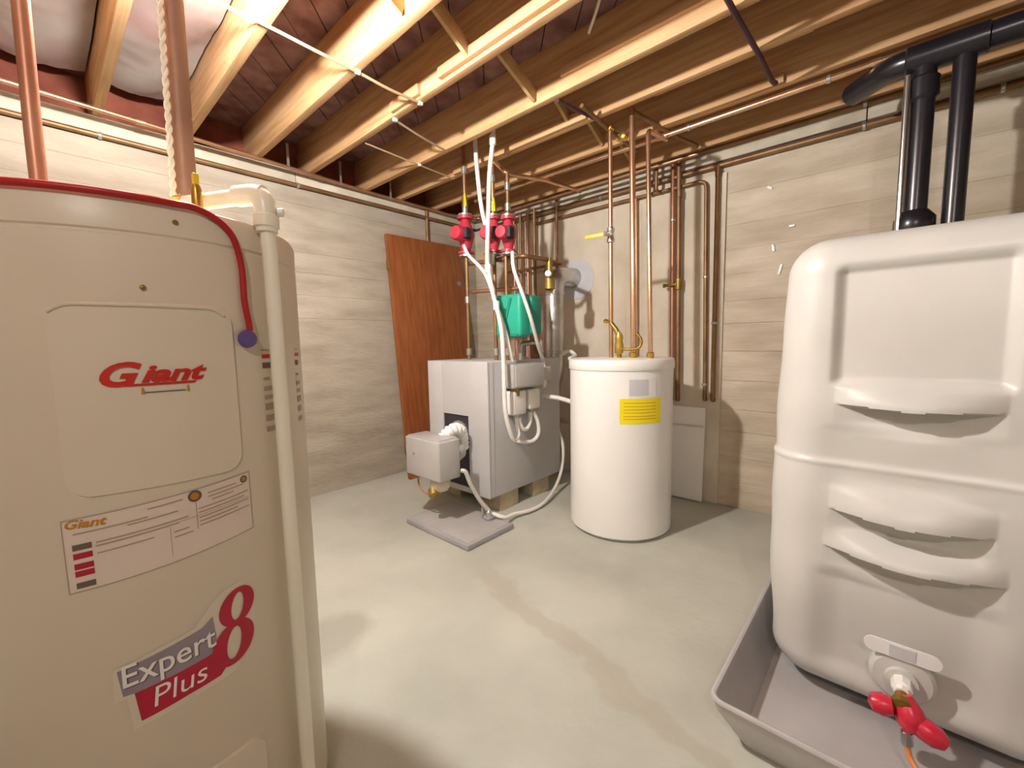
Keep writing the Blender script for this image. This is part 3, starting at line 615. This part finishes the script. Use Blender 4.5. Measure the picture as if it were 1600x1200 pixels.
def smooth(a, b, x):
    t = max(0, min(1, (x-a)/(b-a))); return t*t*(3-2*t)
def oil_tank():
    t = thing('plastic_oil_tank', 'big white moulded plastic oil tank at the right edge', 'tank', (2.05, -.06, .02))
    x0, x1, y0, y1, cr = 1.475, 2.68, -.40, .272, .13
    per = []   # (x, y, nx, ny, isfront)
    nF = 130
    for i in range(nF+1):                 # front face from +y to -y
        y = (y1-cr)+(y0+cr-(y1-cr))*i/nF; per.append((x0, y, -1, 0))
    for k in range(1, 12): a = PI+PI/2*k/12; per.append((x0+cr+cr*math.cos(a), y0+cr+cr*math.sin(a), math.cos(a), math.sin(a)))
    for i in range(21): per.append((x0+cr+(x1-x0-2*cr)*i/20, y0, 0, -1))
    for k in range(1, 12): a = 1.5*PI+PI/2*k/12; per.append((x1-cr+cr*math.cos(a), y0+cr+cr*math.sin(a), math.cos(a), math.sin(a)))
    for i in range(21): per.append((x1, y0+cr+(y1-y0-2*cr)*i/20, 1, 0))
    for k in range(1, 12): a = PI/2*k/12; per.append((x1-cr+cr*math.cos(a), y1-cr+cr*math.sin(a), math.cos(a), math.sin(a)))
    for i in range(21): per.append((x1-cr-(x1-x0-2*cr)*i/20, y1, 0, 1))
    for k in range(1, 14): a = PI/2+PI/2*k/14; per.append((x0+cr+cr*math.cos(a), y1-cr+cr*math.sin(a), math.cos(a), math.sin(a)))
    zb, zt, rt, rb = .035, 1.385, .105, .09
    lev = []
    for k in range(13): a = PI/2*k/12; lev.append((zb+rb-rb*math.cos(a), rb-rb*math.sin(a)))
    nz = 300
    for k in range(1, nz): lev.append((zb+rb+(zt-rt-zb-rb)*k/nz, 0))
    for k in range(15): a = PI/2*k/14; lev.append((zt-rt+rt*math.sin(a), rt-rt*math.cos(a)))
    yc = -.045
    def disp(y, z):
        u = (y-yc)
        d = 0
        # big flat recess in the upper half
        m = smooth(.180, .145, abs(u))
        d -= .020*m*smooth(.955, .985, z)*smooth(1.30, 1.27, z)
        # waist ridge and the lower half standing a little proud
        # three moulded lips: each swells forward and drops away sharply below
        for (zt_, hw, dep, ramp) in ((.905, .162, .044, .085), (.605, .162, .046, .11), (.492, .178, .050, .07)):
            v = (u + (.008 if zt_ < .5 else 0))/hw
            if abs(v) < 1:
                c = (1-v*v)**1.15; zl = zt_+.010*abs(v)
                if z >= zl: d += dep*c*smooth(zl+ramp, zl+.006, z)
                else: d += dep*c*smooth(zl-.006, zl, z) - .020*c*smooth(zl-.085, zl-.035, z)
        # broad horizontal swell between the lower two
        m2 = smooth(.21, .12, abs(u))
        d -= .010*m2*smooth(.66, .69, z)*smooth(.86, .83, z)*.6
        d -= .016*m2*smooth(.08, .16, z)*smooth(.45, .40, z)
        return d
    vs = []; n = len(per)
    for (z, ins) in lev:
        seam = .006*math.exp(-((z-.742)/.010)**2) + .004*smooth(.75, .72, z)*smooth(.05, .12, z) - .018*smooth(.45, .1, z) - .014*smooth(.85, 1.3, z)
        wob = .0015*math.sin(z*23)
        for (x, y, nx, ny) in per:
            d = -ins+seam+wob
            if nx < -.98: d += disp(y, z)
            vs.append(Vector((x+nx*d, y+ny*d, z)))
    fs = [[i*n+k, i*n+(k+1) % n, (i+1)*n+(k+1) % n, (i+1)*n+k] for i in range(len(lev)-1) for k in range(n)]
    mb = MB(); mb.add(vs, fs, True); mb.add(vs[:n], [list(range(n))]); mb.add(vs[-n:], [list(range(n))])
    mb.build('tank_body', 'poly_tank', t)
    # outlet
    xf = 1.468
    o = MB().lathe(0, 0, [(.068, -.03), (.068, .008), (.06, .016), (.035, .018), (.033, .03), (0, .03)], 32, axis=((xf+.012, -.062, .185), (-1, 0, 0))).build('outlet_flange', 'poly_tank', t)
    MB().lathe(0, 0, [(.022, 0), (.022, .03), (.016, .034), (.016, .05)], 8, axis=((xf-.017, -.062, .185), (-1, 0, 0)), smooth=False).build('outlet_nut', 'ceramic', o)
    mbp = MB(); pts = []
    for (cy, a0) in ((-.115, 180), (.0, 0)):
        for k in range(9): a = R_(a0-90+180*k/8 + 0); pts.append((xf-.006, cy+.02*math.cos(a)*1, .262+.02*math.sin(a)))
    mbp.poly(pts, (-.004, 0, 0)); pl = mbp.build('name_plate', 'paper', t)
    MB().box(xf-.0115, xf-.0095, -.085, -.033, .246, .277).build('plate_print', 'paper_grey', pl)
oil_tank()
# shut-off valve and line: hangs from the outlet
vv = thing('shutoff_valve', 'red handled shut-off valve below the plastic tank outlet', 'valve', (1.40, -.062, .06))
MB().lathe(0, 0, [(.0, -.005), (.015, -.004), (.015, .03), (.02, .035), (.02, .05), (0, .055)], 12, axis=((1.42, -.062, .185), (-1, 0, -.25))).build('valve_body', 'brass_dull', vv)
MB().lathe(0, 0, [(.012, 0), (.02, .015), (.028, .03), (.032, .045), (.03, .065), (.02, .08), (0, .085)], 20, axis=((1.395, -.068, .192), (-.25, -.22, -.9))).build('valve_handle', 'red_handle', vv)
MB().lathe(0, 0, [(0, 0), (.02, .005), (.027, .025), (.026, .05), (.016, .068), (0, .072)], 20, axis=((1.375, -.08, .145), (-.05, -.8, -.3))).build('valve_handle', 'red_handle', vv)
MB().lathe(0, 0, [(0, 0), (.02, .005), (.027, .025), (.022, .045), (0, .055)], 18, axis=((1.375, -.05, .16), (-.1, .95, -.15))).build('valve_handle', 'red_handle', vv)
MB().lathe(0, 0, [(.01, 0), (.013, .003), (.013, .03), (.008, .035)], 8, axis=((1.36, -.072, .12), (-.2, -.1, -1)), smooth=False).build('flare_nut', 'chrome', vv)
ol = MB().tube(spline([(1.355, -.075, .09), (1.345, -.085, .06), (1.315, -.115, .045), (1.25, -.19, .04), (1.21, -.34, .045), (1.21, -.42, .05)], 8), .0065, 10)
tag(ol.build('oil_line', 'oil_line'), 'thin orange-copper oil line leaving the red valve', 'pipe')

tr = thing('drip_tray', 'grey sheet-metal drip tray under the white plastic tank', 'tray', (2.0, -.07, 0))
def tray():
    rim = (1.13, 2.86, -.47, .318, .135); flo = (1.185, 2.80, -.415, .258, .006)
    def loop(b, rad=.03):
        x0, x1, y0, y1, z = b; out = []
        for (cx, cy, a0) in ((x1-rad, y1-rad, 0), (x0+rad, y1-rad, 90), (x0+rad, y0+rad, 180), (x1-rad, y0+rad, 270)):
            for k in range(6): a = R_(a0+18*k); out.append(Vector((cx+rad*math.cos(a), cy+rad*math.sin(a), z)))
        return out
    g = lambda b, d, dz: (b[0]-d, b[1]+d, b[2]-d, b[3]+d, b[4]+dz)
    loops = [loop(g(flo, 0, -.006)), loop(g(rim, -.002, -.03)), loop(g(rim, 0, -.002)), loop(g(rim, -.004, -.002)), loop(g(rim, -.006, -.03)), loop(g(flo, -.004, -.002))]
    n = len(loops[0]); vs = sum(loops, []); fs = []
    for i in range(len(loops)-1):
        for k in range(n): fs.append([i*n+k, i*n+(k+1) % n, (i+1)*n+(k+1) % n, (i+1)*n+k])
    fs += [list(range(n)), [5*n+k for k in range(n)]]
    MB().add(vs, fs).build('pan', 'pan_grey', tr)
    L = loop(g(rim, .0, .0)); MB().tube(L+[L[0]], .008, 8, caps=False).build('rolled_rim', 'pan_grey', tr)
tray()

# ------------------------------------------------------------------ boiler group
bx0, bx1, by0, by1, bz0, bz1 = 1.82, 2.58, 1.845, 2.44, .115, .985
bo = thing('boiler', 'grey sheet-metal boiler on blocks with an open burner port', 'boiler', ((bx0+bx1)/2, (by0+by1)/2, bz0))
oy0, oy1, oz0, oz1 = 2.03, 2.285, .15, .63
MB().box(bx0+.02, bx1, by0, by1, bz0, bz1, .006).build('jacket', 'boiler_grey', bo)
fp = MB()
fp.box(bx0, bx0+.0195, by0, oy0, bz0, bz1, .004); fp.box(bx0, bx0+.0195, oy1, by1, bz0, bz1, .004)
fp.box(bx0+.0005, bx0+.0195, oy0-.004, oy1+.004, oz1, bz1-.0005); fp.box(bx0+.0005, bx0+.0195, oy0-.004, oy1+.004, bz0+.0005, oz0)
fp.build('front_panel', 'boiler_grey', bo)
MB().box(bx0+.012, bx0+.0215, oy0-.002, oy1+.002, oz0-.002, oz1+.002).build('burner_port', 'recess_black', bo)  # shallow black sheet; the shade inside the open port is put into its colour
MB().box(bx0+.05, bx0+.053, by0-.0015, by0+.001, bz0+.01, bz1-.01).build('panel_seam', 'pad_grey', bo)
# front of the block behind the opening
MB().lathe(0, 0, [(.09, 0), (.09, .012), (.06, .014), (.06, .1), (0, .1)], 28, axis=((bx0+.012, 2.13, .50), (-1, 0, 0))).build('burner_flange', 'galv', bo)
for k, (yy, xx) in enumerate(((1.96, 2.02), (1.96, 2.36), (2.36, 2.02), (2.36, 2.36))):
    b_ = MB().box(xx-.09, xx+.09, yy-.1, yy+.1, 0, .114, .005).build('concrete_block', 'block')
    tag(b_, ['beige concrete block under the near front corner of the boiler', 'beige concrete block under the boiler on the tank side, towards the wall', 'beige concrete block under the door side of the boiler front', 'beige concrete block under the far rear corner of the boiler'][k], 'block', 'blocks under the boiler')
# burner: cover box, blower and white air hose
bu = thing('oil_burner', 'grey boxed oil burner standing out of the boiler front', 'burner', (1.55, 2.02, .21))
MB().box(1.44, 1.60, 1.86, 2.185, .315, .55, .012).build('cover', 'burner_grey', bu)
MB().box(1.452, 1.59, 1.875, 2.17, .548, .556, .003).build('cover_lid', 'burner_grey', bu)
MB().lathe(0, 0, [(.011, 0), (.011, .004), (0, .007)], 12, axis=((1.44, 2.095, .455), (-1, 0, 0))).build('screw', 'chrome', bu)
MB().lathe(0, 0, [(.0, -.02), (.06, -.015), (.065, .0), (.065, .13), (.045, .15)], 28, axis=((1.60, 2.0, .40), (1, .25, .25))).build('blower', 'burner_grey', bu)
mb = MB()
pts = spline([(1.585, 2.0, .53), (1.62, 1.985, .565), (1.675, 1.985, .575), (1.73, 2.005, .545), (1.765, 2.03, .49), (1.785, 2.05, .43)], 10)
mb.tube(pts, .04, 20, radii=[.036+.005*math.sin(i*1.3) for i in range(len(pts))]); mb.build('air_hose', 'mineral_white', bu)
MB().lathe(0, 0, [(0, 0), (.055, .004), (.06, .015), (.06, .06), (.045, .085), (0, .09)], 24, axis=((1.53, 1.97, .318), (0, 0, -1))).build('motor', 'sill_wood', bu)
MB().lathe(0, 0, [(.02, 0), (.03, .01), (.03, .05), (.015, .06), (0, .06)], 16, axis=((1.49, 1.99, .25), (-.3, -.5, -.5))).build('pump', 'brass_dull', bu)
tag(MB().tube(spline([(1.50, 2.14, .318), (1.49, 2.13, .24), (1.50, 2.06, .195), (1.54, 2.0, .20), (1.56, 1.96, .25)], 8), .006, 8).build('fuel_tube', 'copper_pink'), 'thin copper tube looping beneath the burner box', 'pipe')
# loose panel on the floor
pd = thing('loose_panel', 'grey metal panel lying flat on the floor before the boiler', 'panel', (1.61, 1.92, 0))
MB().box(1.425, 1.79, 1.62, 2.185, .0, .034, .005).build('panel_tray', 'pad_grey', pd)
MB().box(1.445, 1.775, 1.64, 2.165, .033, .036, .001).build('panel_face', 'burner_grey', pd)
gs = thing('cable_clamp', 'small grey junction fitting on the loose floor panel', 'fitting', (1.735, 1.775, .036))
MB().box(1.71, 1.765, 1.745, 1.80, .036, .056, .004).build('plate', 'pad_grey', gs)
MB().lathe(1.737, 1.772, [(.018, .055), (.022, .06), (.022, .085), (.012, .095), (0, .095)], 14).build('hub', 'chrome', gs)
MB().lathe(1.722, 1.815, [(.008, .036), (.008, .10), (.005, .11), (0, .11)], 10).build('post', 'chrome', gs)
tag(MB().tube(spline([(1.60, 1.86, .355), (1.615, 1.835, .345), (1.64, 1.825, .27), (1.69, 1.80, .16), (1.737, 1.775, .09)], 8), .013, 10).build('flexible_conduit', 'conduit_grey'), 'grey conduit from the burner box down to the floor panel', 'cable')
tag(MB().tube(spline([(1.752, 1.76, .07), (1.80, 1.70, .045), (1.9, 1.715, .03), (2.04, 1.69, .02), (2.2, 1.70, .025), (2.42, 1.77, .06), (2.56, 1.815, .16), (2.60, 1.835, .32), (2.61, 1.90, .44), (2.61, 2.0, .48)], 8), .012, 10).build('flexible_conduit', 'conduit_white'), 'white cable lying on the floor from panel to boiler rear', 'cable')

# controls on the boiler's side
by = by0
aq = thing('control_box', 'largest grey control box on the boiler side', 'control box', (2.10, by-.05, .80))
MB().box(1.955, 2.265, by-.10, by-.001, .81, .965, .012).build('case', 'burner_grey', aq)
MB().box(1.965, 2.255, by-.106, by-.099, .82, .955, .004).build('cover', 'boiler_grey', aq)
MB().lathe(0, 0, [(.03, 0), (.03, .05), (.02, .055), (0, .055)], 16, axis=((2.02, by-.05, .81), (0, 0, -1))).build('well_fitting', 'brass_dull', aq)
jb = thing('junction_box', 'small pale junction box with white connector beside the control box', 'control box', (2.34, by-.04, .80))
MB().box(2.30, 2.385, by-.07, by-.001, .835, .93, .008).build('case', 'conduit_grey', jb)
MB().lathe(0, 0, [(.018, 0), (.022, .004), (.022, .03), (.014, .05)], 14, axis=((2.34, by-.035, .835), (0, 0, -1))).build('connector', 'ceramic', jb)
MB().lathe(0, 0, [(.022, 0), (.022, .03), (.014, .05)], 14, axis=((2.33, by-.035, .93), (-.1, 0, 1))).build('connector', 'ceramic', jb)
for (x0, x1, z0, z1, lb) in ((1.975, 2.105, .635, .79, 'left of the two pale relay boxes under the control box'), (2.135, 2.25, .655, .79, 'right of the two pale relay boxes under the control box')):
    rb_ = thing('relay_box', lb, 'control box', ((x0+x1)/2, by-.04, z0), 'relay boxes')
    MB().box(x0, x1, by-.075, by-.001, z0, z1, .012).build('case', 'conduit_white', rb_)
    MB().lathe(0, 0, [(.02, 0), (.022, .003), (.022, .02), (.014, .03)], 14, axis=(((x0+x1)/2, by-.04, z0), (0, 0, -1))).build('connector', 'galv', rb_)
def cable(label, pts, r=.013, m='conduit_white', name='flexible_conduit'):
    mb = MB(); P = spline(pts, 10); mb.tube(P, r, 10, radii=[r*(1+.06*(i % 2)) for i in range(len(P))])
    return tag(mb.build(name, m), label, 'cable')
cable('short white conduit loop joining the two relay boxes', [(2.06, by-.045, .612), (2.065, by-.05, .57), (2.09, by-.055, .53), (2.13, by-.055, .53), (2.165, by-.05, .57), (2.175, by-.045, .632)])
cable('lowest white conduit loop on the boiler side', [(2.205, by-.045, .632), (2.235, by-.06, .56), (2.23, by-.07, .48), (2.18, by-.06, .435), (2.10, by-.03, .44), (2.07, by-.002, .45)])
# pumps above the boiler
PX = 2.05
def circulator(y, z, label, m='red_pump', s=1):
    t = thing('circulator_pump', label, 'pump', (PX, y, z-.1*s), 'red circulator pumps')
    b = MB().lathe(0, 0, [(.0, -.03), (.042*s, -.028), (.052*s, -.01), (.052*s, .02), (.045*s, .03), (.045*s, .10*s), (.036*s, .115*s), (0, .118*s)], 24, axis=((PX, y, z), (-1, -.25, 0))).build('motor', m, t)
    MB().lathe(PX, y, [(.0, z-.115*s), (.05*s, z-.113*s), (.05*s, z-.098*s), (.026*s, z-.094*s), (.04*s, z-.05*s), (.055*s, z), (.04*s, z+.05*s), (.026*s, z+.094*s), (.05*s, z+.098*s), (.05*s, z+.113*s), (0, z+.115*s)], 20).build('volute', m, t)
    MB().obox((PX-.05, y-.05*s, z), ((1, .25, 0), (-.25, 1, 0), (0, 0, 1)), (.06, .05, .07), .006).build('terminal_box', 'recess_black', t)
    for dz in (-1, 1): MB().lathe(PX, y, [(.02, z+dz*.115*s), (.046*s, z+dz*.117*s), (.046*s, z+dz*.128*s), (.02, z+dz*.135*s)], 16).build('flange', 'galv', t)
    return t
circulator(2.255, 1.845, 'red circulator pump left of the hanging conduits', s=1.12)
circulator(1.985, 1.80, 'middle red circulator pump above the boiler', s=1.0)
circulator(1.855, 1.78, 'red circulator pump nearest the white tank', s=.95)
def riser(y, z0, z1, label, m='copper', valve=None):
    t = thing('riser_pipe', label, 'pipe', (PX, y, z0))
    T([(PX, y, z0), (PX, y, z1)], .013, n=14).build('pipe_body', m, t)
    for zz in (z0+.06, (z0+z1)/2+.05): MB().lathe(PX, y, [(.0135, zz-.025), (.019, zz-.022), (.019, zz+.022), (.0135, zz+.025)], 14).build('coupling', 'galv', t)
    if valve:
        v = MB().lathe(PX, y, [(.014, valve-.035), (.022, valve-.03), (.022, valve+.03), (.014, valve+.035)], 14).build('ball_valve', 'brass', t)
        MB().obox((PX-.03, y-.035, valve), ((0, .1, 1), (1, 0, 0), (0, 1, 0)), (.085, .008, .02), .003).build('valve_lever', 'yellow_handle', v)
riser(2.255, 1.96, 2.50, 'pale riser above the left red pump', 'copper', 2.07)
riser(1.985, 1.915, 2.30, 'pale riser above the middle red pump', 'copper', 1.98)
riser(1.855, 1.89, 2.16, 'short riser above the pump nearest the tank', 'copper_old')
riser(2.255, .98, 1.73, 'riser from the boiler top to the left red pump', 'copper_old')
riser(1.985, .98, 1.70, 'riser from the boiler top to the middle red pump', 'copper_old')
riser(1.88, .98, 1.68, 'riser from the boiler top to the pump nearest the tank', 'copper_old')
pipe('lower copper header linking the pump risers', [(PX+.03, 2.30, 1.66), (PX+.03, 1.75, 1.64), (2.3, 1.72, 1.64), (2.75, 2.10, 1.66)], .014, 'copper_old', .03, joints=[((PX+.03, 1.95, 1.647), Y)])
pipe('upper copper header above the red pumps', [(PX, 1.985, 2.28), (PX, 1.855, 2.15), (2.40, 1.83, 2.20), (2.85, 1.83, 2.235)], .013, 'copper', .04)
pipe('copper header at mid height behind the teal box', [(2.12, 2.28, 1.47), (2.12, 1.80, 1.45)], .013, 'copper_pink', .02)
t = thing('air_separator', 'brass air vent with round cap among the pumps', 'valve', (PX-.1, 1.93, 1.60))
MB().lathe(PX-.1, 1.93, [(.0, 1.585), (.03, 1.59), (.034, 1.61), (.034, 1.66), (.02, 1.675), (.02, 1.69), (0, 1.70)], 18).build('vent_body', 'galv', t)
MB().lathe(0, 0, [(.018, 0), (.022, .008), (.02, .02), (0, .024)], 14, axis=((PX-.134, 1.92, 1.64), (-1, -.1, 0))).build('gauge', 'brass', t)
t = thing('ball_valve', 'steel valve with white cap between pumps and flue', 'valve', (2.3, 1.72, 1.50))
MB().lathe(2.3, 1.72, [(.02, 1.44), (.035, 1.45), (.035, 1.52), (.02, 1.53), (.02, 1.65)], 16).build('valve_body', 'brass_dull', t)
MB().lathe(0, 0, [(.012, 0), (.02, .006), (.02, .03), (0, .034)], 12, axis=((2.27, 1.70, 1.54), (-.9, -.3, .1))).build('cap', 'ceramic', t)
# conduits from ceiling
cable('white conduit hanging second from left above the boiler', [(1.98, 2.07, 2.50), (1.98, 2.06, 2.30), (1.985, 2.045, 2.10), (1.99, 2.03, 1.97), (1.985, 2.0, 1.88), (1.98, 1.965, 1.82)], .014)
cable('longest white conduit hanging from the ceiling to the boiler side', [(1.90, 1.82, 2.44), (1.905, 1.835, 2.30), (1.90, 1.865, 2.10), (1.90, 1.88, 1.90), (1.90, 1.895, 1.70), (1.905, 1.90, 1.58), (1.91, 1.865, 1.40), (1.905, 1.80, 1.20), (1.895, 1.775, .98), (1.89, 1.765, .70), (1.92, 1.76, .56), (1.965, 1.765, .485), (2.02, 1.775, .50), (2.035, 1.795, .56), (2.035, 1.80, .612)], .0135)
cable('white conduit crossing from left pump to the long one', [(1.98, 2.20, 1.76), (1.96, 2.13, 1.68), (1.93, 1.99, 1.58), (1.915, 1.915, 1.50), (1.93, 1.86, 1.34), (1.955, 1.80, 1.14), (1.99, 1.79, .98)], .0115)
cable('white conduit in front of the teal box', [(2.0, 1.78, 1.66), (1.995, 1.765, 1.55), (2.02, 1.72, 1.40), (2.06, 1.69, 1.25), (2.16, 1.72, 1.10), (2.31, 1.79, .97)], .0115)
cable('thin white tail hanging from the joist above the conduits', [(1.83, 1.76, 2.60), (1.87, 1.80, 2.46), (1.90, 1.82, 2.42)], .006, 'cord_white', 'hanging_wire')
# couplers along conduit
for (p, lb) in (((1.905, 1.835, 2.30), 'white coupler near the top of the longest conduit'), ((1.905, 1.90, 1.56), 'white coupler where the two conduits meet'), ((1.91, 1.84, 1.33), 'white coupler beside the teal box')):
    tag(MB().lathe(p[0], p[1], [(.012, p[2]-.03), (.02, p[2]-.025), (.02, p[2]+.025), (.012, p[2]+.03)], 14).build('conduit_coupler', 'ceramic'), lb, 'fitting')
# teal box
tb = thing('control_cover', 'teal green plastic cover with dark V grooves above the boiler', 'control box', (2.05, 1.80, 1.13))
MB().box(2.0, 2.12, 1.725, 1.94, 1.135, 1.405, .022).build('cover', 'teal', tb)
MB().box(2.09, 2.20, 1.705, 1.92, 1.15, 1.395, .02).build('rear_case', 'teal_dark', tb)
MB().beam((1.998, 1.92, 1.38), (1.998, 1.82, 1.155), .006, .02).build('groove', 'teal_dark', tb)
MB().beam((1.998, 1.80, 1.38), (1.998, 1.845, 1.25), .006, .02).build('groove', 'teal_dark', tb)
MB().box(1.997, 2.0, 1.75, 1.92, 1.14, 1.155).build('lower_edge', 'teal_dark', tb)
tag(T([(2.05, 1.80, 1.15), (2.05, 1.80, .985)], .008, n=10).build('capillary_pipe', 'copper_pink'), 'thin red copper tube under the teal cover', 'pipe')
pipe('bent grey pipe stub on boiler top beneath the teal cover', [(2.20, 1.90, .98), (2.20, 1.90, 1.09), (2.26, 1.80, 1.10), (2.30, 1.80, 1.03)], .018, 'galv', .03, name='pipe_stub')
pipe('brown bulky pipe on the boiler top beside the flue', [(2.40, 1.93, .98), (2.40, 1.93, 1.30), (2.50, 1.98, 1.42)], .035, 'copper_old', .05, name='boiler_outlet')
# flue
fl = thing('flue_pipe', 'shiny galvanized flue pipe rising behind the boiler into the wall', 'flue', (2.71, 1.955, .98))
MB().tube(fillet([(2.60, 2.01, .70), (2.71, 1.995, .86), (2.71, 1.985, 1.60), (2.98, 1.96, 1.615)], .10, 10), .078, 32).build('pipe_body', 'galv', fl)
for zz in (1.02, 1.47): MB().lathe(2.71, 1.987, [(.079, zz-.012), (.083, zz-.01), (.083, zz+.01), (.079, zz+.012)], 32).build('seam_band', 'galv', fl)
tag(MB().tube(spline([(2.60, 1.845, 1.0), (2.62, 1.79, 1.03), (2.60, 1.72, 1.0), (2.50, 1.70, .98)], 8), .014, 10).build('flexible_conduit', 'conduit_white'), 'short grey-white conduit at the foot of the flue', 'cable')
tag(T([(2.36, by-.01, .72), (2.36, 1.70, .715), (2.33, 1.50, .69), (2.28, 1.47, .685)], .016, .04, 12).build('connecting_hose', 'conduit_white'), 'short white hose between boiler and white tank', 'pipe')

# ------------------------------------------------------------------ leaning door and board
dr = thing('door_slab', 'plain brown wooden door slab leaning against the left wall', 'door', (2.31, 2.9, 0))
dn = Vector((0, 1, -.19/2.0)).normalized(); du = Vector((0, .19, 2.0)).normalized()
cen = Vector((2.325, 2.895, 0)) + du*1.0 - Vector((0, .0, 0)) + Vector((0, 0, .002))
MB().obox(cen, ((1, 0, .012), du, (0, -du.z, du.y)), (.785, 2.0, .036), .002).build('slab', 'door_brown', dr)
for z in (.25, 1.75): MB().obox(Vector((2.325-.386, 2.895, 0))+du*z+Vector((-.008, 0, 0)), ((1, 0, 0), du, (0, -du.z, du.y)), (.012, .09, .03), .001).build('hinge_leaf', 'brass_dull', dr)
MB().lathe(0, 0, [(.024, 0), (.024, .003), (.012, .005), (0, .006)], 16, axis=(Vector((2.655, 2.877, 0))+du*1.66, (0, -du.z, du.y))).build('latch_plate', 'galv', dr)
bd = thing('white_board', 'blank white board propped on the right wall behind the white tank', 'board', (2.9, 1.05, 0))
MB().obox((2.915, 1.07, .325), ((0, 1, 0), Vector((.04, 0, .64)), (1, 0, -.06)), (.32, .635, .014), .002).build('sheet', 'white_board', bd)
MB().obox((2.904, 1.07, .52), ((0, 1, 0), (1, 0, 0), (0, 0, 1)), (.318, .004, .006)).build('batten_line', 'sill_wood', bd)

# ------------------------------------------------------------------ wires under the joists
def wire(label, pts, r=.005, m='wire_tan', staples=()):
    t = thing('ceiling_wire', label, 'wire', pts[0])
    MB().tube(spline(pts, 8), r, 8).build('wire_run', m, t)
    for p in staples: MB().box(p[0]-.012, p[0]+.012, p[1]-.008, p[1]+.008, 2.286, 2.301, .002).build('staple', 'ceramic', t)
wire('tan wire stapled across the undersides of the nearer joists', [(-.2, 1.80, 2.29), (.28, 1.805, 2.292), (.47, 1.80, 2.288), (.66, 1.80, 2.293), (.84, 1.795, 2.286), (1.03, 1.81, 2.293), (1.2, 1.815, 2.289), (1.37, 1.815, 2.296)], .0065, staples=((1.035, 1.81), (1.37, 1.815)))
wire('thin wire spanning the third and fourth joists', [(1.37, 2.04, 2.293), (1.57, 2.08, 2.285), (1.80, 2.13, 2.292)], .006, staples=((1.37, 2.04),))
wire('thin wire running between joists toward the corner', [(1.40, 2.40, 2.297), (1.8, 2.42, 2.292), (2.12, 2.44, 2.292)], .005, staples=((1.8, 2.42),))
wire('dark cable crossing the far joists at the top right', [(1.4, .50, 2.29), (1.79, .495, 2.286), (2.12, .485, 2.288), (2.35, .48, 2.28), (2.42, .475, 2.29)], .011, 'wire_dark', staples=((2.12, .485),))
wire('dark wire under the joists left of the tank pipes', [(1.82, 1.30, 2.29), (1.95, 1.275, 2.285), (2.12, 1.255, 2.288)], .008, 'wire_dark')
tag(MB().tube(spline([(1.56, .88, 2.53), (1.585, .93, 2.43), (1.62, 1.0, 2.36)], 8), .006, 8).build('hanging_wire', 'cord_white'), 'short white wire hanging between joists near the ceiling centre', 'wire')
